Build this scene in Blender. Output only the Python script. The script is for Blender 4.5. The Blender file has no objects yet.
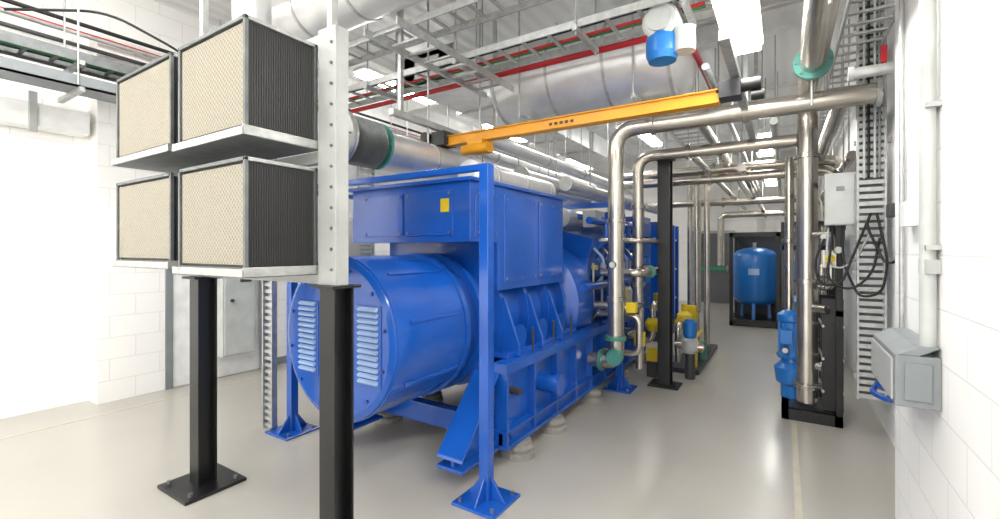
import bpy, math, random
from mathutils import Vector, Matrix
random.seed(4)
S=bpy.context.scene
try:
    S.view_settings.view_transform='Standard'
except Exception: pass

# ---------------------------------------------------------------- materials
MATS={}
def mat(name,col,rough=.5,metal=0.,var=.06,scale=6.,bump=0.,coat=0.,emit=0.):
    if name in MATS: return MATS[name]
    m=bpy.data.materials.new(name); m.use_nodes=True
    nt=m.node_tree; N=nt.nodes; L=nt.links
    p=N['Principled BSDF']
    p.inputs['Roughness'].default_value=rough; p.inputs['Metallic'].default_value=metal
    try: p.inputs['Coat Weight'].default_value=coat; p.inputs['Coat Roughness'].default_value=.12
    except Exception: pass
    tc=N.new('ShaderNodeTexCoord'); no=N.new('ShaderNodeTexNoise')
    no.inputs['Scale'].default_value=scale; no.inputs['Detail'].default_value=4
    L.new(tc.outputs['Object'],no.inputs['Vector'])
    cr=N.new('ShaderNodeValToRGB')
    a=[max(0,c*(1-var*2)) for c in col]; b=[min(1,c*(1+var)) for c in col]
    cr.color_ramp.elements[0].position=.3; cr.color_ramp.elements[1].position=.7
    cr.color_ramp.elements[0].color=(*a,1); cr.color_ramp.elements[1].color=(*b,1)
    L.new(no.outputs['Fac'],cr.inputs['Fac']); L.new(cr.outputs['Color'],p.inputs['Base Color'])
    if bump>0:
        bp=N.new('ShaderNodeBump'); bp.inputs['Strength'].default_value=bump; bp.inputs['Distance'].default_value=.01
        L.new(no.outputs['Fac'],bp.inputs['Height']); L.new(bp.outputs['Normal'],p.inputs['Normal'])
    if emit>0:
        p.inputs['Emission Color'].default_value=(*col,1); p.inputs['Emission Strength'].default_value=emit
    MATS[name]=m; return m
def blockwall(name,ax,col=(.92,.91,.885)):
    m=bpy.data.materials.new(name); m.use_nodes=True
    nt=m.node_tree; N=nt.nodes; L=nt.links; p=N['Principled BSDF']
    g=N.new('ShaderNodeNewGeometry'); sp=N.new('ShaderNodeSeparateXYZ'); cb=N.new('ShaderNodeCombineXYZ')
    L.new(g.outputs['Position'],sp.inputs[0]); L.new(sp.outputs[ax],cb.inputs[0]); L.new(sp.outputs['Z'],cb.inputs[1])
    br=N.new('ShaderNodeTexBrick'); L.new(cb.outputs[0],br.inputs['Vector'])
    br.inputs['Scale'].default_value=1; br.inputs['Brick Width'].default_value=.45; br.inputs['Row Height'].default_value=.225
    br.inputs['Mortar Size'].default_value=.005; br.inputs['Mortar Smooth'].default_value=.5
    br.inputs['Color1'].default_value=(*col,1); br.inputs['Color2'].default_value=(*[c*.98 for c in col],1)
    br.inputs['Mortar'].default_value=(*[c*.84 for c in col],1)
    L.new(br.outputs['Color'],p.inputs['Base Color'])
    bp=N.new('ShaderNodeBump'); bp.inputs['Strength'].default_value=.3; bp.inputs['Distance'].default_value=.008; bp.invert=True
    L.new(br.outputs['Fac'],bp.inputs['Height']); L.new(bp.outputs['Normal'],p.inputs['Normal'])
    p.inputs['Roughness'].default_value=.5
    return m
def stripes(name,c1,c2,axis,scale,rough=.5,metal=0.,bump=.6,dist=.006):
    m=bpy.data.materials.new(name); m.use_nodes=True
    nt=m.node_tree; N=nt.nodes; L=nt.links; p=N['Principled BSDF']
    tc=N.new('ShaderNodeTexCoord'); w=N.new('ShaderNodeTexWave'); w.bands_direction=axis
    w.inputs['Scale'].default_value=scale
    L.new(tc.outputs['Object'],w.inputs['Vector'])
    cr=N.new('ShaderNodeValToRGB'); cr.color_ramp.elements[0].color=(*c1,1); cr.color_ramp.elements[1].color=(*c2,1)
    L.new(w.outputs['Fac'],cr.inputs['Fac']); L.new(cr.outputs['Color'],p.inputs['Base Color'])
    bp=N.new('ShaderNodeBump'); bp.inputs['Strength'].default_value=bump; bp.inputs['Distance'].default_value=dist
    L.new(w.outputs['Fac'],bp.inputs['Height']); L.new(bp.outputs['Normal'],p.inputs['Normal'])
    p.inputs['Roughness'].default_value=rough; p.inputs['Metallic'].default_value=metal
    return m
def filtermesh():
    m=bpy.data.materials.new('filter_media'); m.use_nodes=True
    nt=m.node_tree; N=nt.nodes; L=nt.links; p=N['Principled BSDF']
    tc=N.new('ShaderNodeTexCoord'); mp=N.new('ShaderNodeMapping'); mp.inputs['Rotation'].default_value=(0,math.radians(45),0)
    v=N.new('ShaderNodeTexVoronoi'); v.inputs['Scale'].default_value=52; v.inputs['Randomness'].default_value=.12
    L.new(tc.outputs['Object'],mp.inputs[0]); L.new(mp.outputs[0],v.inputs['Vector'])
    cr=N.new('ShaderNodeValToRGB'); cr.color_ramp.elements[0].color=(.17,.15,.115,1); cr.color_ramp.elements[1].color=(.36,.33,.265,1)
    cr.color_ramp.elements[0].position=.0; cr.color_ramp.elements[1].position=.55
    L.new(v.outputs['Distance'],cr.inputs['Fac']); L.new(cr.outputs['Color'],p.inputs['Base Color'])
    bp=N.new('ShaderNodeBump'); bp.inputs['Strength'].default_value=.5; bp.inputs['Distance'].default_value=.01
    L.new(v.outputs['Distance'],bp.inputs['Height']); L.new(bp.outputs['Normal'],p.inputs['Normal'])
    p.inputs['Roughness'].default_value=.8
    return m
BLUE=mat('blue_enamel',(.006,.085,.43),.25,0,.08,3,0,.5)
BLUED=mat('blue_enamel_dark',(.005,.05,.27),.4,0,.1,5)
BLUEL=mat('pale_blue_and_louvre_highlight',(.34,.48,.70),.35,0,.05)  # pale blue parts; on the drum louvres it stands in for highlights
BLUEV=mat('vessel_blue',(.015,.16,.50),.3,0,.05)
BLACK=mat('black_paint',(.007,.007,.008),.35,0,.2,4)
RUBB=mat('rubber_black',(.006,.006,.006),.6)
GALV=mat('galvanised_steel',(.50,.51,.50),.38,.6,.1,18)
GALVD=mat('galvanised_dull',(.17,.18,.18),.5,.5,.12,14)
STEEL=mat('stainless_steel',(.56,.52,.46),.25,.9,.08,5)
FOIL=mat('foil_lagging',(.74,.74,.74),.33,.6,.06,5,.5)
WHITE=mat('white_paint',(.86,.86,.84),.4)
WHITEG=mat('offwhite_plastic',(.52,.54,.52),.45)
GREY=mat('grey_enclosure',(.22,.24,.25),.45)
GREYL=mat('light_grey_sheet',(.40,.41,.40),.45)
DOORG=mat('door_grey',(.10,.105,.11),.5)
DKGREY=mat('dark_grey',(.04,.04,.045),.5)
YEL=mat('crane_yellow',(.72,.31,.006),.4)
YELG=mat('gas_yellow',(.72,.52,.01),.4)
RED=mat('red_paint',(.45,.01,.016),.4)
TEAL=mat('teal_flange',(.06,.24,.20),.4)
GREENC=mat('green_cable',(.02,.2,.06),.5)
GREEN=mat('green_sign',(.0,.3,.12),.5)
CONC=mat('pad_grey',(.27,.26,.24),.8,0,.12,12,.3)
CREAMF=filtermesh()
RIB=stripes('black_ribbed_side',(.002,.002,.002),(.018,.018,.018),'Y',26,.45)
CORR=stripes('ceiling_deck',(.80,.80,.80),(.88,.88,.87),'X',1.6,.5,0,.6,.02)
LAMP=mat('lamp_diffuser',(1,.99,.95),.5,emit=34.)
FLOORM=mat('epoxy_floor',(.395,.375,.335),.28,0,.03,1.2,.02,.15)
LINE=mat('floor_line_cream',(.50,.46,.36),.4)
WLX=blockwall('block_wall_y','Y'); WLY=blockwall('block_wall_x','X')

# ---------------------------------------------------------------- builder
class B:
    def __init__(s,name): s.n=name; s.v=[]; s.f=[]; s.mi=[]; s.sm=[]; s.ms=[]
    def m(s,mt):
        if mt not in s.ms: s.ms.append(mt)
        return s.ms.index(mt)
    def add(s,vs,fs,mt,smooth=False):
        o=len(s.v); s.v+= [tuple(v) for v in vs]; k=s.m(mt)
        for f in fs: s.f.append(tuple(i+o for i in f)); s.mi.append(k); s.sm.append(smooth)
    def box(s,a,b,mt,M=None):
        x0,x1=sorted((a[0],b[0])); y0,y1=sorted((a[1],b[1])); z0,z1=sorted((a[2],b[2]))
        vs=[Vector(p) for p in ((x0,y0,z0),(x1,y0,z0),(x1,y1,z0),(x0,y1,z0),(x0,y0,z1),(x1,y0,z1),(x1,y1,z1),(x0,y1,z1))]
        if M is not None:
            c=sum(vs,Vector())/8; vs=[c+M@(v-c) for v in vs]
        s.add(vs,[(0,3,2,1),(4,5,6,7),(0,1,5,4),(1,2,6,5),(2,3,7,6),(3,0,4,7)],mt); return s
    def frame(s,d):
        d=Vector(d).normalized(); u=Vector((0,0,1)) if abs(d.z)<.9 else Vector((1,0,0))
        a=d.cross(u).normalized(); b=d.cross(a).normalized(); return d,a,b
    def lathe(s,p,d,prof,mt,n=32,smooth=None):
        p=Vector(p); d,a,b=s.frame(d)
        ring=lambda t,r:[p+d*t+(a*math.cos(2*math.pi*i/n)+b*math.sin(2*math.pi*i/n))*r for i in range(n)]
        for (t0,r0),(t1,r1) in zip(prof[:-1],prof[1:]):
            vs=ring(t0,r0)+ring(t1,r1)
            s.add(vs,[(i,(i+1)%n,n+(i+1)%n,n+i) for i in range(n)],mt,True)
        if prof[0][1]>1e-4: s.add(ring(*prof[0]),[tuple(range(n))],mt)
        if prof[-1][1]>1e-4: s.add(ring(*prof[-1]),[tuple(reversed(range(n)))],mt)
        return s
    def dome(s,p,d,prof,mt,n=32):
        p=Vector(p); d,a,b=s.frame(d); vs=[];fs=[]
        for t,r in prof: vs+=[p+d*t+(a*math.cos(2*math.pi*i/n)+b*math.sin(2*math.pi*i/n))*max(r,1e-4) for i in range(n)]
        for k in range(len(prof)-1):
            fs+=[(k*n+i,k*n+(i+1)%n,(k+1)*n+(i+1)%n,(k+1)*n+i) for i in range(n)]
        s.add(vs,fs,mt,True); return s
    def cyl(s,p0,p1,r,mt,n=24,r2=None):
        p0=Vector(p0);p1=Vector(p1); L=(p1-p0).length
        return s.lathe(p0,p1-p0,[(0,r),(L,r if r2 is None else r2)],mt,n)
    def tube(s,pts,r,mt,br=.15,n=14,corr=0):
        P=[Vector(p) for p in pts]; Q=[P[0]]
        for i in range(1,len(P)-1):
            di=P[i]-P[i-1]; do=P[i+1]-P[i]
            t=min(br,di.length*.49,do.length*.49); A=P[i]-di.normalized()*t; C=P[i]+do.normalized()*t
            for k in range(7):
                u=k/6; Q.append(A*(1-u)**2+P[i]*2*u*(1-u)+C*u*u)
        Q.append(P[-1])
        d,a,b=s.frame(Q[1]-Q[0]); vs=[]; pd=d
        for i,q in enumerate(Q):
            t=(Q[min(i+1,len(Q)-1)]-Q[max(i-1,0)]).normalized()
            R=pd.rotation_difference(t); a=R@a; b=R@b; pd=t
            vs+=[q+(a*math.cos(2*math.pi*j/n)+b*math.sin(2*math.pi*j/n))*r for j in range(n)]
        fs=[(k*n+j,k*n+(j+1)%n,(k+1)*n+(j+1)%n,(k+1)*n+j) for k in range(len(Q)-1) for j in range(n)]
        s.add(vs,fs,mt,True)
        s.add(vs[:n],[tuple(range(n))],mt); s.add(vs[-n:],[tuple(reversed(range(n)))],mt)
        return s
    def flange(s,c,d,r,mt,w=.025,bolts=8):
        c=Vector(c); d,a,b=s.frame(d)
        for k in (-1,1): s.cyl(c+d*(k*w*.6-w*.5),c+d*(k*w*.6+w*.5),r,mt,20)
        for i in range(bolts):
            an=2*math.pi*i/bolts; q=c+(a*math.cos(an)+b*math.sin(an))*r*.85
            s.cyl(q-d*w*1.7,q+d*w*1.7,.008,GALVD,6)
        return s
    def wheel(s,c,d,r,mt):
        c=Vector(c); d,a,b=s.frame(d)
        P=[c+(a*math.cos(i*math.pi/8)+b*math.sin(i*math.pi/8))*r for i in range(17)]
        s.tube(P,r*.13,mt,.001,6)
        for i in (0,2,4,6): s.cyl(P[i],P[i+8],r*.08,mt,6)
        return s
    def gauge(s,c,d,r=.045):
        s.lathe(c,d,[(0,r),(.03,r)],DKGREY,18); c=Vector(c); d=Vector(d).normalized(); s.cyl(c+d*.03,c+d*.033,r*.85,WHITEG,18); return s
    def prism(s,poly,off,mt):
        n=len(poly); P=[Vector(p) for p in poly]; o=Vector(off)
        s.add(P+[p+o for p in P],[tuple(reversed(range(n))),tuple(range(n,2*n))]+[(i,(i+1)%n,n+(i+1)%n,n+i) for i in range(n)],mt); return s
    def done(s,bev=0):
        me=bpy.data.meshes.new(s.n); me.from_pydata(s.v,[],s.f)
        for m_ in s.ms: me.materials.append(m_)
        me.polygons.foreach_set('material_index',s.mi); me.polygons.foreach_set('use_smooth',s.sm)
        me.update()
        ob=bpy.data.objects.new(s.n,me); bpy.context.collection.objects.link(ob)
        if bev:
            md=ob.modifiers.new('bevel','BEVEL'); md.width=bev; md.segments=2; md.limit_method='ANGLE'; md.angle_limit=math.radians(50)
        return ob

XL,XR,YE,ZC=-6.0,.75,15.0,4.4
# ---------------------------------------------------------------- room
B('floor').box((-6.5,-4,-.1),(1.2,YE+.2,0),FLOORM).done()
b=B('ceiling'); b.box((-6.5,-4,ZC),(1.2,YE+.2,ZC+.1),CORR)
for y in (0.2,3,6,9,12):
    b.box((-6,y,ZC-.02),(XR,y+.18,ZC),WHITE); b.box((-6,y+.08,ZC-.26),(XR,y+.1,ZC),WHITE); b.box((-6,y,ZC-.28),(XR,y+.18,ZC-.26),WHITE)
b.done()
B('wall_left').box((XL-.3,1.7,0),(XL,YE,ZC),WLX).done()
B('wall_left_recess').box((XL-.5,-4,0),(XL-.25,1.7,ZC),WLX).done()
B('wall_right').box((XR,3.5,0),(XR+.3,YE,ZC),WLX).done()
B('wall_right_pier').box((.55,-4,0),(XR+.3,3.5,ZC),WLX).done()
B('wall_back').box((XL-.3,YE,0),(XR+.3,YE+.2,ZC),WLY).done()
B('baseboard_left').box((XL,3.5,0),(XL+.02,YE,.1),GREY).done()
B('trim_1').box((-5.63,-3,0),(-5.59,9,.003),LINE).done()
B('trim_2').box((.05,1,0),(.09,4.95,.003),LINE).done()
b=B('door_1'); b.box((-2.45,YE-.06,0),(-1.25,YE-.001,2.18),GREYL); b.box((-2.38,YE-.09,0.02),(-1.32,YE-.05,2.1),DOORG)
b.box((-2.2,YE-.12,1.0),(-1.5,YE-.09,1.08),GREEN); b.box((-1.48,YE-.14,.95),(-1.42,YE-.09,1.15),STEEL); b.done()
b=B('door_2'); b.box((XL+.001,2.3,0),(XL+.03,2.37,2.2),GREY); b.box((XL+.001,3.38,0),(XL+.03,3.45,2.2),GREYL); b.box((XL+.001,2.3,2.12),(XL+.03,3.45,2.2),GREYL); b.box((XL+.001,2.37,0.01),(XL+.015,3.38,2.12),WHITE); b.done()
b=B('roller_shutter_housing'); b.box((-6.24,-3,2.78),(-6.02,1.65,3.0),WHITE)
for y in (-.2,.5,1.2): b.box((-6.02,y,2.72),(-5.99,y+.06,3.1),GREYL)
b.done(.005)

# ---------------------------------------------------------------- lamps and added fill strips
def glow_strip(x,y,z,l=1.5,w=.26):
    b=B('strip_light_and_fill'); b.box((x-w/2,y-l/2,z),(x+w/2,y+l/2,z+.05),WHITE); b.box((x-w/2+.02,y-l/2+.02,z-.05),(x+w/2-.02,y+l/2-.02,z),LAMP)
    for k in (-.4,.4): b.cyl((x,y+l*k,z+.05),(x,y+l*k,ZC),.008,GALV,6)
    b.done()
for y in (.6,3.3,7.9,12.0): glow_strip(-.27,y,3.2)
for y in (-1.5,1.0,4.9,8,12): glow_strip(-4.9,y,4.05)  # added fill row over the left side, brightens the room
for y in (-1.5,.6,6.8,10): glow_strip(-2.5,y,4.05)  # added fill row over the middle of the room
glow_strip(-1.2,-2.0,3.4); glow_strip(-5.3,-.3,2.9)  # added fill: one behind the camera, one brightening the left wall
w=bpy.data.worlds.new('World'); S.world=w; w.use_nodes=True
w.node_tree.nodes['Background'].inputs[0].default_value=(1,.98,.94,1); w.node_tree.nodes['Background'].inputs[1].default_value=3.0

# ---------------------------------------------------------------- air filter bank
b=B('air_filter_bank')
def filt(x0,x1,z0,z1,y0=1.11,y1=1.49):
    e=.018
    b.box((x0+.012,y0+.02,z0+.012),(x1-.012,y1,z1-.012),RIB)
    b.box((x0+.03,y0+.008,z0+.03),(x1-.03,y0+.021,z1-.03),CREAMF)
    for x in (x0,x1-e):
        for y in (y0,y1-e): b.box((x,y,z0),(x+e,y+e,z1),GALVD)
    for z in (z0,z1-e):
        for y in (y0,y1-e): b.box((x0,y,z),(x1,y+e,z+e),GALVD)
        for x in (x0,x1-e): b.box((x,y0,z),(x+e,y1,z+e),GALV)
    b.box((x0+.01,y0+.02,z1-.012),(x1-.01,y1,z1-.004),GALV)
    b.box((x0-.02,y0-.02,z0-.028),(x1+.02,y1,z0-.022),GALVD); b.box((x0-.02,y0-.02,z0-.028),(x1+.02,y0-.014,z0+.012),GALV)
    b.box((x1+.014,y0-.02,z0-.028),(x1+.02,y1,z0+.02),GALV)
filt(-2.74,-2.08,2.15,2.68); filt(-2.74,-2.08,1.5,2.03)
filt(-3.72,-2.93,2.18,2.72,1.15); filt(-3.72,-2.93,1.52,2.04,1.15)
for x0,wd in ((-2.05,.14),(-3.44,.14)):
    b.box((x0,1.47,1.42),(x0+wd,1.485,2.74),GREYL); b.box((x0,1.485,1.42),(x0+.012,1.55,2.74),GREYL); b.box((x0+wd-.012,1.485,1.42),(x0+wd,1.55,2.74),GREYL)
    for k in range(12): b.cyl((x0+wd-.03,1.462,1.5+k*.105),(x0+wd-.03,1.472,1.5+k*.105),.008,GALVD,8)
b.box((-3.7,1.5,1.42),(-1.92,1.54,1.5),GREYL); b.box((-3.7,1.5,2.06),(-1.92,1.54,2.12),GREYL); b.box((-3.7,1.5,2.68),(-1.92,1.54,2.74),GREYL)
for x in (-2.0,-3.36):
    b.box((x-.02,1.5,2.7),(x+.02,1.54,ZC),GALV)
for x0 in (-1.96,-3.36):
    b.box((x0-.06,1.455,.02),(x0+.06,1.468,1.42),BLACK); b.box((x0-.06,1.562,.02),(x0+.06,1.575,1.42),BLACK); b.box((x0-.01,1.465,.02),(x0+.01,1.565,1.42),BLACK)
    b.box((x0-.09,1.42,1.405),(x0+.09,1.6,1.42),BLACK)
    b.box((x0-.2,1.32,0),(x0+.2,1.7,.022),BLACK)
    for sx in (-.15,.15):
        for sy in (1.37,1.65): b.cyl((x0+sx,sy,.02),(x0+sx,sy,.045),.015,GALVD,6)
b.done(.002)

# ---------------------------------------------------------------- support frame (blue)
b=B('blue_support_frame')
def bpost(x,y,z,w=.09):
    b.box((x-w/2,y-w/2,.015),(x+w/2,y+w/2,z),BLUE); b.box((x-.16,y-.16,0),(x+.16,y+.16,.018),BLUE)
    for sx,sy in ((1,0),(-1,0),(0,1),(0,-1)):
        b.prism([(x+sx*w/2,y+sy*w/2,.018),(x+sx*.14,y+sy*.14,.018),(x+sx*w/2,y+sy*w/2,.16)],(.012*abs(sy),.012*abs(sx),0),BLUE)
    for sx in (-.12,.12):
        for sy in (-.12,.12): b.cyl((x+sx,y+sy,.018),(x+sx,y+sy,.04),.012,GALVD,6)
bpost(-1.61,2.38,2.15,.07); bpost(-3.68,2.38,2.15,.07); bpost(-1.61,5.14,2.12,.08); bpost(-3.68,5.14,2.12,.08)
b.box((-3.71,2.35,2.11),(-1.58,2.41,2.15),BLUE)
b.box((-3.72,5.1,2.1),(-1.57,5.18,2.16),BLUE)
b.box((-3.71,2.38,2.11),(-3.65,5.14,2.15),BLUE)
b.done(.004)

# ---------------------------------------------------------------- generator
g=B('diesel_generator_set'); cx,cz=-2.48,1.02
for x in (-3.24,-1.84):
    g.box((x,2.81,.12),(x+.12,6.7,.15),BLUE); g.box((x,2.81,.24),(x+.12,6.7,.26),BLUE); g.box((x+.04,2.82,.14),(x+.08,6.69,.25),BLUE)
    g.box((x,2.81,.68),(x+.12,6.7,.76),BLUE); g.box((x+.035,2.83,.25),(x+.05,6.69,.69),BLUE)
    y=2.82
    while y<6.7:
        g.box((x+.003,y,.145),(x+.117,y+.03,.69),BLUE); y+=.43
for y in (2.83,4.1,5.4,6.58): g.box((-3.2,y,.16),(-1.76,y+.1,.32),BLUE)
g.box((-3.2,2.84,.6),(-1.76,2.9,.74),BLUE)
for x in (-1.9,-3.1):
    g.prism([(x,2.82,.14),(x,2.38,.14),(x,2.38,.2),(x,2.82,.66)],(.03,0,0),BLUE)
    g.prism([(x-.11,2.80,.12),(x-.11,2.36,.12),(x-.11,2.36,.14),(x-.11,2.80,.14)],(.22,0,0),BLUE)
    g.prism([(x-.11,2.81,.69),(x-.11,2.37,.21),(x-.11,2.36,.19),(x-.11,2.81,.66)],(.22,0,0),BLUE)
g.cyl((-1.9,3.45,.47),(-1.60,3.45,.47),.075,BLUE,20); g.cyl((-1.62,3.45,.47),(-1.58,3.45,.47),.09,BLUE,20)
g.cyl((-1.85,2.98,.52),(-1.70,2.98,.52),.03,DKGREY,12)
# drum
g.lathe((cx,1.9,cz),(0,1,0),[(0,.50),(0.015,.535),(.04,.54),(.70,.54)],BLUE,64)
g.lathe((cx,1.93,cz),(0,1,0),[(0,.546),(.03,.546)],BLUE,64)
g.lathe((cx,2.6,cz),(0,1,0),[(0,.555),(.05,.555)],BLUE,64)
g.lathe((cx,2.65,cz),(0,1,0),[(0,.5),(.14,.5)],BLUED,48)
g.lathe((cx,2.79,cz),(0,1,0),[(0,.56),(.05,.56)],BLUE,64)
for vx in (cx-.27,cx+.33):
    g.box((vx-.105,1.893,cz-.26),(vx+.105,1.902,cz+.24),BLUE)
    for k in range(13):
        z=cz-.235+k*.037
        g.box((vx-.085,1.874,z),(vx+.085,1.898,z+.018),BLUEL,Matrix.Rotation(.5,3,'X'))  # slats coloured paler than the drum to paint in their highlights
for an in range(12):
    q=2*math.pi*an/12+.2
    g.cyl((cx+math.cos(q)*.47,1.89,cz+math.sin(q)*.47),(cx+math.cos(q)*.47,1.901,cz+math.sin(q)*.47),.012,BLUED,8)
for q in (-.5,.25,.9):   # bolted strap plates on drum side
    g.box((cx+math.cos(q)*.54-.012,2.05,cz+math.sin(q)*.54-.012),(cx+math.cos(q)*.54+.012,2.58,cz+math.sin(q)*.54+.012),BLUE,Matrix.Rotation(-q,3,'Y'))
# alternator body + ribs
g.lathe((cx,2.84,cz),(0,1,0),[(0,.5),(1.5,.5)],BLUE,48)
for y in (3.05,3.45,3.85,4.2): g.lathe((cx,y,cz),(0,1,0),[(0,.585),(.05,.585)],BLUE,56)
for y in (3.06,3.46,3.86):
    g.cyl((-2.1,y+.2,cz-.14),(-1.88,y+.2,cz-.14),.085,BLUE,20); g.lathe((-1.88,y+.2,cz-.14),(1,0,0),[(0,.1),(.02,.1)],BLUE,20)
    g.prism([(-2.2,y,.765),(-1.76,y,.765),(-1.76,y,.85),(-1.9,y,1.22),(-2.2,y,1.22)],(0,.03,0),BLUE)
    g.cyl((-1.8,y+.3,.76),(-1.8,y+.3,.95),.012,DKGREY,8)
g.box((-2.3,2.95,.76),(-1.8,4.3,.8),BLUE)
g.lathe((cx,4.35,cz),(0,1,0),[(0,.52),(.06,.66),(.45,.68)],BLUE,48)
# terminal box (top housing)
g.box((-3.15,2.6,1.66),(-1.9,3.1,2.10),BLUE); g.box((-3.1,2.98,1.28),(-1.905,4.2,2.10),BLUE)
g.box((-3.18,2.57,2.10),(-1.87,4.23,2.125),BLUE)
g.box((-3.0,2.588,1.71),(-2.55,2.6,2.04),BLUE); g.box((-2.52,2.588,1.71),(-2.05,2.6,2.04),BLUE)
for x in (-2.97,-2.58,-2.49,-2.08):
    for z in (1.73,2.02): g.cyl((x,2.58,z),(x,2.6,z),.01,GALVD,6)
for (y0,y1) in ((2.66,2.95),(3.06,3.6),(3.66,4.16)):
    z0=1.70 if y0<3 else 1.34
    g.box((-1.91,y0,z0),(-1.893,y1,2.04),BLUE)
    for y in (y0+.03,(y0+y1)/2,y1-.03):
        for z in (z0+.03,2.01): g.cyl((-1.895,y,z),(-1.883,y,z),.008,GALVD,6)
g.box((-2.16,2.582,1.88),(-2.08,2.588,1.98),YELG)
# lagged charge-air plenum on top
g.lathe((-2.15,2.9,2.21),(0,1,0),[(0,.08),(.03,.12),(1.4,.12),(1.43,.08)],FOIL,28)
for y in (3.2,3.7,4.2): g.lathe((-2.15,y,2.21),(0,1,0),[(0,.125),(.025,.125)],GALV,28)
# engine block
g.box((-3.0,4.75,.7),(-1.96,6.65,1.35),BLUE)
g.box((-3.08,4.8,1.3),(-1.88,6.6,1.5),BLUE)
for k in range(6):
    y=4.86+k*.29
    g.box((-2.25,y,1.5),(-1.86,y+.23,1.78),BLUE,Matrix.Rotation(.25,3,'Y')); g.box((-3.08,y,1.5),(-2.7,y+.23,1.78),BLUE,Matrix.Rotation(-.25,3,'Y'))
    g.lathe((-1.96,y+.12,1.02),(1,0,0),[(0,.1),(.03,.1),(.045,.07)],BLUE,20)
    for q in range(6): g.cyl((-1.93,y+.12+math.cos(q*1.047)*.085,1.02+math.sin(q*1.047)*.085),(-1.92,y+.12+math.cos(q*1.047)*.085,1.02+math.sin(q*1.047)*.085),.008,GALVD,6)
    g.cyl((-1.95,y+.12,.8),(-1.92,y+.12,.8),.05,BLUED,16)
    g.tube([(-1.9,y+.2,1.6),(-1.75,y+.2,1.7),(-1.75,y+.2,1.95),(-2.1,y+.2,2.0)],.03,BLUE,.06,8)
    g.tube([(-1.97,y+.05,.75),(-1.85,y+.05,.95),(-1.85,y+.05,1.45)],.014,GALV,.05,6)
    g.tube([(-1.86,y+.14,1.2),(-1.74,y+.1,1.3),(-1.72,y+.05,1.5),(-1.84,y+.05,1.62)],.016,(BLUEL,STEEL,BLUED)[k%3],.08,6)
    g.cyl((-1.9,y+.1,1.4),(-1.82,y+.1,1.4),.03,(YELG,GALV,RED)[k%3],10)
g.cyl((-2.2,4.8,1.98),(-2.2,6.6,1.98),.11,FOIL,24); g.cyl((-2.75,4.8,1.98),(-2.75,6.6,1.98),.11,FOIL,24)
g.tube([(-1.8,4.5,1.2),(-1.8,6.5,1.2)],.045,BLUE); g.tube([(-1.78,4.6,1.92),(-1.78,6.6,1.92)],.04,BLUE)
g.box((-1.95,4.85,1.86),(-1.8,5.15,2.05),GREYL); g.box((-1.95,5.3,1.98),(-1.72,5.7,2.06),BLUE)
for y in (5.5,5.75,6.0): g.lathe((-1.78,y,.85),(0,0,1),[(0,.06),(.22,.06),(.26,.04)],(WHITEG if y>5.9 else YELG),16)
g.lathe((-2.5,4.4,1.9),(0,1,0),[(0,.12),(.05,.2),(.25,.2),(.3,.12)],GREYL,24)
# front-end cooler
g.box((-3.1,6.7,.7),(-1.8,7.3,2.1),BLUE)
for z in (.9,1.2,1.5,1.8): g.box((-1.8,6.75,z),(-1.78,7.25,z+.2),BLUED)
for k in range(9):
    g.box((-3.0,6.69,.8+k*.14),(-1.85,6.70,.86+k*.14),BLUEL)
g.done(.004)
b=B('vibration_mount')
for k,y in enumerate((3.05,3.65,4.6,5.6,6.5)):
    for x in (-1.76,-3.18):
        b.lathe((x,y,0),(0,0,1),[(0,.13),(.04,.13),(.05,.11),(.08,.12),(.1,.1),(.12,.1)],CONC,24)
b.done()

b=B('exhaust_pipe')
b.cyl((-3,2.75,2.5),(-3,7.5,2.5),.15,FOIL,28)
pr=[]
for k in range(17): pr.append((k*.02,.16 if k%2 else .20))
b.lathe((-3,2.36,2.5),(0,1,0),pr,GALVD,32)
b.flange((-3,2.33,2.5),(0,1,0),.22,GALV); b.flange((-3,2.74,2.5),(0,1,0),.20,TEAL,.010)
b.tube([(-3,2.3,2.5),(-3.0,2.05,2.5),(-3.25,1.98,2.6),(-3.6,1.98,3.0),(-3.6,1.98,ZC)],.14,FOIL,.2,20)
for y in (3.4,4.3,5.2,6.1): b.cyl((-3,y,2.5),(-3,y+.03,2.5),.156,GALV,28); b.cyl((-3,y,2.6),(-3,y,ZC),.01,GALV,6)
b.done()
b=B('lagged_pipe')
for x,z,r,y0 in ((-2.45,2.42,.08,4.3),(-2.0,2.32,.06,4.5),(-2.6,2.75,.07,3.8),(-3.4,2.9,.09,4),(-4.2,2.7,.12,3)):
    b.cyl((x,y0,z),(x,9,z),r,FOIL,18); b.lathe((x,y0-.02,z),(0,1,0),[(0,r+.02),(.03,r+.02)],GALV,18)
    for y in (5.2,6.4,7.6): b.cyl((x,y,z),(x,y,ZC),.008,GALV,6); b.cyl((x,y,z),(x,y+.03,z),r+.006,GALV,18)
b.done()
b=B('exhaust_silencer')
b.dome((-2.75,4.6,3.5),(1,0,0),[(-.14,.0),(-.13,.18),(-.08,.36),(0,.45)],FOIL,40)
b.lathe((-2.75,4.6,3.5),(1,0,0),[(0,.45),(1.9,.45)],FOIL,48)
b.dome((-.85,4.6,3.5),(1,0,0),[(0,.45),(.08,.36),(.13,.18),(.14,.0)],FOIL,40)
for x in (-2.75,-2.1,-1.5,-.9): b.lathe((x,4.6,3.5),(1,0,0),[(0,.457),(.03,.457)],GALV,48)
for x in (-2.4,-1.2): b.box((x,4.15,3.0),(x+.04,5.05,3.04),GALV); b.cyl((x+.02,4.14,3.0),(x+.02,4.14,ZC),.01,GALV,6); b.cyl((x+.02,5.06,3.0),(x+.02,5.06,ZC),.01,GALV,6)
b.done()
b=B('ventilation_duct')
b.cyl((-4.9,2.75,3.95),(-1.5,2.75,3.95),.27,FOIL,40)
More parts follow.
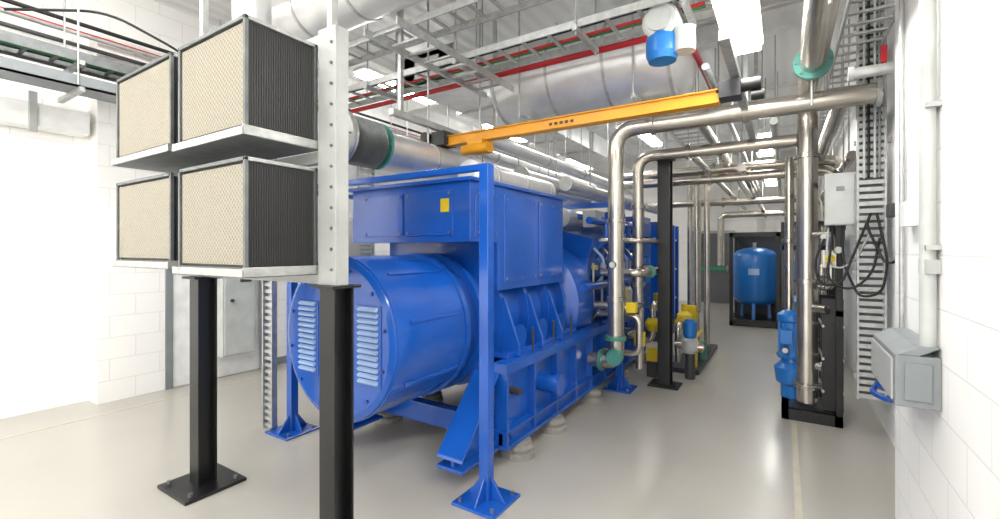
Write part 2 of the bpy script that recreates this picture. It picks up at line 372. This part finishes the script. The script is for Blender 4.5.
for x in (-4.6,-3.9,-3.2,-2.5,-1.8): b.cyl((x,2.75,3.95),(x+.03,2.75,3.95),.278,GALV,40)
b.lathe((-1.5,2.75,3.95),(1,0,0),[(0,.29),(.04,.29)],GALV,40)
b.done()
b=B('ventilation_duct')
b.box((-4.3,4.4,3.75),(-3.5,13,4.15),FOIL)
for y in (4.4,5.6,6.8,8,9.2): b.box((-4.33,y,3.72),(-3.47,y+.04,4.18),GALV); b.cyl((-4.35,y,3.7),(-4.35,y,ZC),.008,GALV,6); b.cyl((-3.45,y,3.7),(-3.45,y,ZC),.008,GALV,6)
b.box((-4.1,4.38,3.82),(-3.7,4.4,4.08),WHITE); b.done()
# ---------------------------------------------------------------- crane
b=B('overhead_crane')
b.box((-2.9,3.57,2.66),(-.4,3.63,2.75),YEL); b.box((-2.9,3.55,2.655),(-.4,3.65,2.665),YEL); b.box((-2.9,3.55,2.745),(-.4,3.65,2.755),YEL)
for k in range(5): b.box((-1.75+k*.05,3.565,2.69),(-1.72+k*.05,3.57,2.715),BLACK)
b.box((-3.05,3.5,2.66),(-2.88,3.7,2.80),DKGREY); b.cyl((-3.1,3.45,2.75),(-3.1,3.75,2.75),.05,BLACK,16)
b.box((-.40,3.53,2.68),(-.26,3.68,2.80),DKGREY); b.cyl((-.42,3.6,2.76),(-.14,3.6,2.76),.045,BLACK,16); b.cyl((-.2,3.6,2.68),(-.12,3.6,2.68),.035,BLACK,12)
b.box((-2.6,3.5,2.55),(-2.42,3.7,2.66),YEL); b.cyl((-2.65,3.52,2.57),(-2.35,3.52,2.57),.05,YEL,16); b.cyl((-2.48,3.6,2.35),(-2.48,3.6,2.5),.006,DKGREY,6); b.tube([(-2.48,3.6,2.36),(-2.48,3.6,2.3),(-2.44,3.6,2.26),(-2.42,3.6,2.3)],.01,DKGREY,.03,6)
for x in (-3.0,-.3):
    b.box((x-.03,2.9,2.82),(x+.03,6.5,2.88),GALV)
    for y in (3.0,4.6,6.3): b.box((x-.02,y,2.88),(x+.02,y+.04,ZC),GALV)
b.done(.003)
# ---------------------------------------------------------------- ladders/trays
def ladder(b,p0,p1,side,w,step=.25,mt=GALV,h=.06,rung=.03):
    p0=Vector(p0);p1=Vector(p1); d=(p1-p0); L=d.length; d.normalize(); sd=Vector(side).normalized(); up=d.cross(sd)
    def bar(a,c,hw,hh,u,v):
        b.add([a+u*i*hw+v*j*hh for i,j in ((-1,-1),(1,-1),(1,1),(-1,1))]+[c+u*i*hw+v*j*hh for i,j in ((-1,-1),(1,-1),(1,1),(-1,1))],
              [(0,1,2,3),(7,6,5,4),(0,4,5,1),(1,5,6,2),(2,6,7,3),(3,7,4,0)],mt)
    for k in (-.5,.5): bar(p0+sd*w*k,p1+sd*w*k,.008,h/2,sd,up)
    t=step/2
    while t<L:
        q=p0+d*t; bar(q-sd*w/2,q+sd*w/2,rung/2,.008,d,up); t+=step
def rods(b,pts,z):
    for x,y in pts: b.cyl((x,y,z),(x,y,ZC),.008,GALV,6)
b=B('cable_ladder')
ladder(b,(-5.3,3.55,3.4),(-.45,3.55,3.4),(0,1,0),.4); rods(b,[(x,y) for x in (-5,-3.8,-2.6,-1.4,-.6) for y in (3.33,3.77)],3.3)
for x in (-5,-3.8,-2.6,-1.4,-.6): b.box((x-.02,3.3,3.33),(x+.02,3.8,3.37),GALV)
ladder(b,(-5.3,3.1,3.62),(-.6,3.1,3.62),(0,1,0),.3,.2)
for dy,m_ in ((-.1,RUBB),(.06,RED),(.1,GREENC)): b.tube([(-5.2,3.55+dy,3.42),(-.5,3.55+dy,3.42)],.014,m_)
ladder(b,(-2.6,2.4,3.3),(-2.6,4.1,3.3),(1,0,0),.35,.2)
b.done()
b=B('sprinkler_pipe'); b.tube([(-4.8,3.95,3.42),(-.7,3.95,3.42),(-.7,7,3.42)],.028,RED); rods(b,[(-4,3.95),(-2.8,3.95),(-1,3.95)],3.42)
b.tube([(-4.8,3.98,3.6),(-.2,3.98,3.6)],.02,GALV); b.done()
b=B('cable_ladder')
ladder(b,(-5.6,-2,3.36),(-5.6,14,3.36),(1,0,0),.35,.2,GALVD,.09)
for k in range(4): b.tube([(-5.7+k*.06,-2,3.38),(-5.7+k*.06,14,3.38)],.016,(RUBB,GREENC,RED,TEAL)[k])
rods(b,[(x,y) for y in (0,1.4,2.8,4.2,5.6,8) for x in (-5.79,-5.41)],3.1)
for y in (0,1.4,2.8,4.2,5.6,8): b.box((-5.999,y,3.04),(-5.38,y+.04,3.08),GALV); b.box((-5.999,y,3.28),(-5.38,y+.04,3.32),GALV)
b.done()
b=B('cable_trunking'); b.box((-5.72,-2,3.08),(-5.42,14,3.10),GREY); b.box((-5.43,-2,3.08),(-5.42,14,3.19),GREY); b.box((-5.72,-2,3.08),(-5.71,14,3.19),GREY)
b.tube([(-5.6,-2,3.13),(-5.6,14,3.13)],.03,RUBB); b.tube([(-5.52,-2,3.13),(-5.52,14,3.13)],.03,RUBB); b.done()
b=B('wall_conduit')
for x,z,m_ in ((-5.9,3.75,RED),(-5.85,3.82,RUBB),(-5.8,3.7,GALV),(-5.9,3.62,DKGREY)): b.tube([(x,-2,z),(x,14,z)],.02,m_)
b.tube([(-5.75,1.0,3.7),(-5.4,1.6,3.85),(-5.2,2.2,3.6),(-5.6,2.6,3.4)],.012,RUBB,.2); b.done()
b=B('cable_ladder')
ladder(b,(-1.15,5.2,3.25),(-1.15,14,3.25),(1,0,0),.4,.25); ladder(b,(.52,3.6,3.3),(.52,14,3.3),(1,0,0),.3,.2)
rods(b,[(x,y) for y in (5.3,6,8,10,12) for x in (-1.36,-.94,.36,.68)],3.2)
b.done()
b=B('perforated_tray')
ladder(b,(.61,4.85,.34),(.61,4.85,ZC),(1,0,0),.18,.06,GALV,.05,.035)
b.box((.53,4.895,.34),(.69,4.90,ZC),GALVD)
for z in (.5,1.5,2.5,3.5): b.box((.5,4.9,z),(XR-.001,4.94,z+.04),GALV)
for dx,m_ in ((-.05,WHITEG),(-.02,RUBB),(.02,WHITEG),(.05,GREY)): b.tube([(.61+dx,4.82,2.2),(.61+dx,4.82,ZC)],.009,m_)
b.done()
b=B('perforated_tray')
ladder(b,(-3.9,2.3,.0),(-3.9,2.3,2.9),(1,0,0),.14,.06,GALV,.05,.03); b.box((-3.83,2.31,1.5),(-3.72,2.34,1.55),GALV); b.done()
b=B('perforated_tray')
ladder(b,(-5.96,5.2,0.1),(-5.96,5.2,3.1),(0,1,0),.3,.07,GALV,.05,.03); b.done()
b=B('electrical_panel'); b.box((XL+.03,2.8,.3),(XL+.26,3.2,1.6),WHITEG); b.box((XL+.26,2.82,.32),(XL+.275,3.18,1.58),WHITEG)
b.cyl((XL+.27,2.9,.98),(XL+.3,2.9,.98),.02,DKGREY,10); b.box((XL+.275,3.0,1.2),(XL+.28,3.14,1.35),DKGREY); b.done(.006)
b=B('electrical_panel'); b.box((XL+.001,4.2,.9),(XL+.25,4.9,2.1),GREYL); b.box((XL+.25,4.23,.93),(XL+.265,4.87,2.07),GREYL); b.cyl((XL+.26,4.3,1.5),(XL+.29,4.3,1.5),.02,DKGREY,10); b.done(.006)

# ---------------------------------------------------------------- stainless pipework
b=B('stainless_pipework')
b.tube([(-1.47,4.55,.75),(-1.47,4.55,2.83),(.6,4.55,2.83)],.08,STEEL,.2,24)
b.lathe((.6,4.55,2.83),(1,0,0),[(0,.11),(.03,.11)],GALV,20)
b.tube([(-1.45,5.3,.9),(-1.45,5.3,2.68),(.12,5.3,2.68)],.062,STEEL,.18,20)
b.tube([(.18,1.0,3.04),(.18,5.25,3.04),(.18,5.25,.14)],.088,STEEL,.18,24)
for q,d in (((-1.47,4.55,1.1),(0,0,1)),((-1.47,4.55,1.9),(0,0,1)),((-1.1,4.55,2.83),(1,0,0)),((-.3,4.55,2.83),(1,0,0))): b.flange(q,d,.10,STEEL,.014)
for q,d in (((-1.45,5.3,1.2),(0,0,1)),((-1.45,5.3,2.1),(0,0,1)),((-.9,5.3,2.68),(1,0,0))): b.flange(q,d,.085,STEEL,.014)
b.flange((.18,4.2,3.04),(0,1,0),.13,TEAL,.025); b.flange((.18,5.25,2.5),(0,0,1),.11,STEEL,.014); b.flange((.18,5.25,1.3),(0,0,1),.11,STEEL,.014)
b.tube([(-1.47,4.55,.75),(-1.47,4.55,.45),(-1.75,4.55,.45)],.08,STEEL,.12,20)
b.flange((-1.47,4.53,.70),(0,0,1),.11,TEAL,.016); b.flange((-1.62,4.55,.45),(1,0,0),.11,TEAL,.016)
b.lathe((-1.45,4.40,.52),(0,1,0),[(0,.075),(.03,.085),(.12,.07)],TEAL,24)
b.tube([(-1.45,5.3,.95),(-1.45,5.3,.62),(-1.75,5.3,.62)],.062,STEEL,.12,18)
b.cyl((-1.45,5.3,1.4),(-1.35,5.3,1.4),.02,GALVD); b.box((-1.37,5.15,1.395),(-1.35,5.32,1.41),RED)
b.tube([(-1.75,4.9,1.35),(-1.32,4.9,1.35),(-1.32,6.2,1.35),(-1.32,6.2,2.5)],.045,STEEL,.1)
b.tube([(-1.75,4.7,1.0),(-1.35,4.7,1.0),(-1.35,5.0,1.0),(-1.35,5.0,.3)],.045,STEEL,.1)
b.tube([(-1.75,4.8,.9),(-1.3,4.8,.9),(-1.3,4.8,.5),(-1.7,4.8,.5)],.035,STEEL,.1); b.tube([(-1.7,4.7,1.7),(-1.25,4.7,1.7),(-1.25,5.9,1.7),(-1.6,5.9,1.7)],.025,STEEL,.08)
b.flange((-1.32,5.3,1.35),(0,1,0),.075,TEAL,.015); b.gauge((-1.47,4.46,1.45),(0,-1,0),.035)
b.box((-1.4,4.66,.95),(-1.3,4.74,1.05),YELG); b.cyl((-1.35,5.0,.55),(-1.35,5.0,.7),.06,YELG,14)
for x,y in ((-1.1,4.55),(-.4,4.55),(-.6,5.3),(.18,4.35),(.18,2.6)): b.cyl((x,y,2.75),(x,y,ZC),.009,GALV,6)
b.done()
b=B('stainless_pipework')
for (x0,x1,y,z,r) in ((-2.2,.5,6.6,2.55,.06),(-2.4,.6,7.4,2.8,.07),(-1.9,.5,8.8,2.45,.05),(-2.8,.6,10.5,2.6,.07),(-1.4,.6,12.9,2.5,.08)):
    b.tube([(x0,y,1.2),(x0,y,z),(x1,y,z),(x1,y,1.9)],r,STEEL,.15,14)
    b.cyl((x0+.4,y,z),(x0+.4,y,ZC),.008,GALV,6); b.flange(((x0+x1)/2,y,z),(1,0,0),r+.03,STEEL,.015)
for (x,z,r,y0) in ((-.75,2.95,.06,5),(-.95,2.75,.045,5.8),(.4,2.85,.07,4.6),(.6,2.6,.05,6),(.55,2.35,.04,6),(-.55,3.1,.03,4),(-.1,2.95,.04,5.5),(-.45,2.6,.05,6.2)):
    b.tube([(x,y0,z),(x,14.5,z)],r,STEEL if r>.04 else GALV)
    for y in (6,8,10,12): b.cyl((x,y+.3,z),(x,y+.3,ZC),.008,GALV,6)
for (x,y) in ((-1.2,7.8),(-1.05,7.8),(-1.5,9)):
    b.tube([(x,y,.1),(x,y,2.8)],.045,STEEL)
b.done()
b=B('actuated_valve')
b.lathe((-.78,3.52,3.02),(0,0,1),[(0,.10),(.05,.12),(.16,.12),(.2,.1),(.3,.1)],BLUEV,28)
b.lathe((-.78,3.42,3.3),(0,1,0),[(0,.11),(.02,.13),(.18,.13),(.2,.11)],WHITEG,28)
b.cyl((-.78,3.40,3.3),(-.78,3.425,3.3),.09,GREYL,24); b.cyl((-.62,3.5,3.05),(-.62,3.5,3.22),.075,WHITEG,24)
b.cyl((-.72,3.5,3.12),(-.62,3.5,3.12),.04,GALV,12)
b.cyl((-.78,3.55,3.3),(-.78,3.55,ZC),.05,STEEL,16); b.done()
b=B('steel_column'); x,y=-1.2,5.55
b.box((x-.07,y-.08,0),(x+.07,y-.066,2.67),BLACK); b.box((x-.07,y+.066,0),(x+.07,y+.08,2.67),BLACK); b.box((x-.01,y-.07,0),(x+.01,y+.07,2.67),BLACK)
b.box((x-.17,y-.15,0),(x+.17,y+.15,.02),BLACK); b.box((x-.1,y-.1,2.66),(x+.1,y+.1,2.68),BLACK); b.box((x-.02,y-.02,2.68),(x+.02,y+.02,ZC),GALV)
b.done(.002)
# ---------------------------------------------------------------- gas train
b=B('gas_valve_train')
b.tube([(-1.2,6.3,.12),(-1.2,6.3,.6),(-1.2,8.0,.6),(-1.2,8.0,2.4)],.04,STEEL,.12,16)
for y in (6.55,7.4): b.flange((-1.2,y,.6),(0,1,0),.09,YELG,.02)
b.lathe((-1.2,6.75,.52),(0,0,1),[(0,.07),(.14,.1),(.17,.1),(.22,.04),(.32,.04)],YELG,20)
b.box((-1.29,7.05,.5),(-1.1,7.2,.78),YELG); b.cyl((-1.05,6.5,.3),(-.93,6.5,.3),.07,YELG,20); b.cyl((-1.0,6.9,.06),(-1.0,6.9,.3),.07,TEAL,16)
b.box((-1.3,6.2,0),(-.93,8.1,.06),DKGREY)
b.tube([(-1.0,6.4,.06),(-1.0,6.4,.45),(-1.0,6.9,.45)],.025,YELG,.06)
b.done(.003)
b=B('gas_valve_train')
b.tube([(-1.75,5.85,.45),(-1.42,5.85,.45),(-1.42,5.85,.9),(-1.42,6.5,.9)],.04,STEEL,.1,14)
b.lathe((-1.42,5.85,.58),(0,0,1),[(0,.06),(.06,.09),(.1,.09),(.16,.05)],YELG,20); b.box((-1.48,5.79,.2),(-1.35,5.91,.36),YELG); b.box((-1.48,5.8,0),(-1.36,5.9,.2),DKGREY)
b.cyl((-1.42,6.2,.80),(-1.42,6.2,1.02),.07,YELG,18)
b.cyl((-1.42,5.85,.58),(-1.32,5.85,.58),.015,GALV,8); b.box((-1.48,6.4,.82),(-1.36,6.55,1.0),TEAL)
b.done(.003)
b=B('circulation_pump')
b.lathe((-1.0,6.0,.50),(0,0,1),[(0,.06),(.04,.08),(.2,.08),(.24,.05)],BLUEV,20); b.lathe((-1.0,6.0,.32),(0,0,1),[(0,.08),(.05,.1),(.16,.1),(.19,.06)],GREYL,20)
b.tube([(-1.18,6.0,.4),(-.84,6.0,.4)],.04,STEEL); b.cyl((-1.0,6.0,0),(-1.0,6.0,.34),.06,DKGREY,14); b.done()

b=B('heat_exchanger')
for k in range(3):
    y=8.2+k*.7
    b.box((-3.0,y,.2),(-1.9,y+.1,2.1),BLUE); b.box((-2.9,y+.1,.3),(-2.0,y+.4,2.0),BLUED); b.box((-3.0,y+.4,.2),(-1.9,y+.5,2.1),BLUE)
    for z in (.6,1.2,1.8): b.cyl((-2.95,y-.05,z),(-2.95,y+.55,z),.02,GALV,8); b.cyl((-1.95,y-.05,z),(-1.95,y+.55,z),.02,GALV,8)
b.box((-3.1,8.1,0),(-1.8,10.3,.2),DKGREY); b.done(.003)

# ---------------------------------------------------------------- pump skid
b=B('pump_skid')
X0,X1,Y0,Y1=-.03,.44,5.05,5.95
for y in (Y0,Y1-.06): b.box((X0,y,0),(X1,y+.06,.1),BLACK)
for x in (X0,X1-.06): b.box((x,Y0,0),(x+.06,Y1,.1),BLACK)
b.box((X0,Y0+.02,.09),(X1,Y1-.02,.1),DKGREY)
for y in (Y0,Y1-.05): b.box((X1-.05,y,.1),(X1,y+.05,2.25),BLACK)
b.box((X1-.05,Y0,2.2),(X1,Y1,2.25),BLACK); b.box((X1-.05,Y0,1.0),(X1,Y1,1.05),BLACK); b.box((X0,Y1-.05,1.6),(X1,Y1,1.65),BLACK)
b.box((X0,Y1-.05,.1),(X0+.05,Y1,1.65),BLACK)
b.box((.29,5.12,.12),(.45,5.16,1.15),BLACK); b.box((.30,5.16,.18),(.43,5.55,1.1),DKGREY); b.box((.29,5.55,.12),(.45,5.59,1.15),BLACK)
for z in (.3,.6,.9):
    for x in (.295,.445): b.cyl((x,5.08,z),(x,5.62,z),.012,GALV,8)
b.lathe((.06,5.5,.1),(0,0,1),[(0,.1),(.12,.1),(.15,.14),(.3,.16),(.36,.10),(.42,.09)],BLUEV,28)
b.lathe((.06,5.5,.5),(0,0,1),[(0,.13),(.03,.14),(.06,.115),(.36,.115),(.38,.13),(.44,.13),(.48,.08)],BLUEV,28)
for k in range(14):
    q=2*math.pi*k/14; b.box((.06+math.cos(q)*.12-.004,5.5+math.sin(q)*.12-.004,.57),(.06+math.cos(q)*.12+.004,5.5+math.sin(q)*.12+.004,.86),BLUEV)
b.box((-.04,5.33,.66),(.06,5.41,.8),BLUEV); b.gauge((.0,5.33,.6),(0,-1,0),.03)
b.tube([(.04,5.6,.3),(.04,5.8,.3),(.04,5.8,2.6)],.045,STEEL,.1); b.flange((.04,5.8,1.7),(0,0,1),.08,STEEL,.015)
b.tube([(.18,5.25,.5),(.3,5.2,.5)],.04,STEEL); b.tube([(.18,5.25,1.05),(.33,5.1,1.05)],.04,STEEL)
b.flange((.18,5.25,.3),(0,0,1),.12,STEEL,.018)
b.tube([(.26,5.2,1.25),(.36,5.15,1.25),(.36,5.15,1.75),(.22,5.2,1.75)],.03,STEEL,.06)
b.gauge((.3,5.03,1.72),(0,-1,0),.035); b.gauge((.4,5.03,1.6),(0,-1,0),.035)
b.box((.29,5.05,1.44),(.40,5.13,1.6),STEEL); b.cyl((.345,5.03,1.52),(.345,5.06,1.52),.04,YELG,14); b.wheel((.30,5.0,1.3),(0,1,0),.06,DKGREY); b.cyl((.3,5.0,1.3),(.3,5.14,1.3),.012,GALV,8)
b.done(.003)
b=B('control_box'); b.box((.30,4.95,1.82),(.52,5.04,2.28),WHITEG); b.box((.31,4.94,1.83),(.51,4.95,2.27),WHITEG); b.box((.38,4.935,2.12),(.44,4.94,2.16),GREY)
b.cyl((.36,5.0,1.78),(.36,5.0,1.83),.015,RUBB,10); b.cyl((.44,5.0,1.78),(.44,5.0,1.83),.015,RUBB,10); b.done(.006)
b=B('hanging_cable')
def loop(pts,r=.010,m_=RUBB): b.tube(pts,r,m_,.14,8)
loop([(.36,5,1.8),(.34,4.9,1.6),(.3,4.8,1.35),(.45,4.7,1.25),(.6,4.7,1.4),(.66,4.8,1.7)])
loop([(.44,5,1.8),(.42,4.9,1.5),(.52,4.75,1.2),(.66,4.7,1.25),(.7,4.7,1.5),(.64,4.8,1.9)])
loop([(.3,5,1.7),(.22,4.9,1.5),(.25,4.8,1.3),(.4,4.75,1.3),(.5,4.8,1.6),(.6,4.8,1.9)])
loop([(.6,4.8,1.9),(.56,4.7,1.8),(.66,4.6,1.5),(.72,4.55,1.5),(.72,4.5,1.75),(.72,4.5,1.9)])
loop([(.33,5,1.8),(.31,4.93,1.55),(.38,4.9,1.42),(.5,4.85,1.5),(.6,4.8,1.75)],.009,GREYL)
b.done()
b=B('junction_box'); b.box((.66,4.42,1.85),(.749,4.55,1.95),DKGREY); b.box((.67,4.1,1.5),(.749,4.2,1.6),WHITEG); b.done(.004)

b=B('pressure_vessel_skid')
x0,x1,y0,y1=-1.0,.55,10.7,11.9
for x in (x0,-.15,x1-.07):
    for y in (y0,y1-.07): b.box((x,y,0),(x+.07,y+.07,1.95),BLACK)
for z in (0.02,1.88):
    for y in (y0,y1-.07): b.box((x0,y,z),(x1,y+.07,z+.09),BLACK)
    for x in (x0,x1-.07): b.box((x,y0,z),(x+.07,y1,z+.09),BLACK)
b.box((x0+.02,y1-.03,.1),(x1-.02,y1-.01,1.88),DKGREY); b.box((x0,y0+.05,.1),(x1,y1,.14),BLACK)
def vessel(x,y,z0,z1,r):
    h=r*.45
    b.dome((x,y,z0),(0,0,1),[(0,0.0),(.02,r*.45),(h*.4,r*.8),(h,r),(z1-z0-h,r),(z1-z0-h*.4,r*.8),(z1-z0-.02,r*.45),(z1-z0,0)],BLUEV,40)
    b.lathe((x,y,(z0+z1)/2),(0,0,1),[(-.01,r+.004),(.01,r+.004)],BLUEV,40)
    for k in range(3):
        q=k*2.09+.5; b.box((x+math.cos(q)*r*.7-.03,y+math.sin(q)*r*.7-.03,.14),(x+math.cos(q)*r*.7+.03,y+math.sin(q)*r*.7+.03,z0+.2),BLUEV)
    b.cyl((x,y,z1-.02),(x,y,z1+.1),.04,STEEL,12)
    b.box((x-.1,y-r-.006,(z0+z1)/2+.05),(x+.1,y-r+.02,(z0+z1)/2+.18),BLUEL)
vessel(-.55,11.15,.40,1.66,.43); vessel(.18,11.35,.8,1.8,.28)
b.tube([(.2,10.8,.5),(.2,10.8,1.2),(.4,10.8,1.2)],.05,STEEL); b.lathe((.25,10.9,.15),(0,0,1),[(0,.12),(.4,.12),(.45,.06)],BLUEV,20); b.lathe((.42,10.9,.6),(0,0,1),[(0,.1),(.3,.1)],BLUEV,16)
b.done()
b=B('pump_skid')
b.box((-.05,7.6,0),(.6,8.8,.1),BLACK)
for x,y in ((-.05,7.6),(.55,7.6),(.55,8.75)): b.box((x,y,.1),(x+.05,y+.05,2.0),BLACK)
for y in (7.9,8.4):
    b.lathe((.2,y,.1),(0,0,1),[(0,.1),(.2,.15),(.35,.15),(.4,.1),(.75,.11),(.8,.06)],BLUEV,24); b.tube([(.35,y,.3),(.45,y,.3),(.45,y,2.0)],.05,STEEL,.1)
    b.lathe((.45,y,1.1),(0,0,1),[(0,.07),(.15,.09),(.3,.07)],STEEL,16)
b.box((-.02,7.62,1.95),(.58,8.78,2.0),BLACK); b.lathe((.15,7.8,1.2),(0,0,1),[(0,.09),(.25,.09)],BLUEV,16); b.cyl((.15,7.8,1.0),(.15,7.8,1.95),.03,STEEL,12)
b.done(.003)

# ---------------------------------------------------------------- right pier items
b=B('isolator_box')
b.box((.4,2.55,.93),(.549,3.12,1.15),GREY); b.box((.39,2.57,.95),(.4,3.10,1.13),GREYL)
b.prism([(.4,2.55,1.15),(.4,3.12,1.15),(.47,3.12,1.19),(.47,2.55,1.19)],(.079,0,0),GREY)
b.box((.43,2.542,.96),(.52,2.55,1.12),GREY); b.done(.012)
b=B('blue_cable_handle'); b.lathe((.44,2.95,.90),(0,0,1),[(0,.05),(.012,.06),(.03,.05)],BLUED,20); b.tube([(.4,3.0,.91),(.36,2.85,.9),(.4,2.7,.91),(.47,2.7,.92)],.014,BLUED,.06,8); b.done()
b=B('surface_conduit')
b.tube([(.515,2.6,1.19),(.515,2.6,ZC)],.028,WHITEG,n=16); b.tube([(.53,3.2,1.1),(.53,3.2,ZC)],.012,GALV)
for z in (1.6,2.2,2.8): b.box((.5,2.55,z),(.549,2.65,z+.02),GALV)
b.box((.5,2.95,1.72),(.549,3.07,1.84),WHITE); b.box((.5,2.56,1.5),(.549,2.68,1.56),GREYL)
b.done()
b=B('wall_bracket_arm'); b.cyl((.36,3.62,2.72),(.749,3.62,2.72),.035,GALV,16); b.cyl((.34,3.62,2.72),(.37,3.62,2.72),.045,GREYL,16); b.box((.7,3.58,2.6),(.749,3.66,2.84),GALV)  # plain grey bracket arm from the wall, gives no light
b.box((.5,3.6,2.76),(.53,3.64,2.86),RED); b.done()

# ---------------------------------------------------------------- camera
cd=bpy.data.cameras.new('cam'); cam=bpy.data.objects.new('camera',cd); bpy.context.collection.objects.link(cam)
cd.sensor_width=36; cd.lens=16.2; cd.shift_y=-.0095; cd.clip_start=.05
cam.location=(0,0,1.6); cam.rotation_euler=(math.radians(90),0,math.radians(32.35))
S.camera=cam
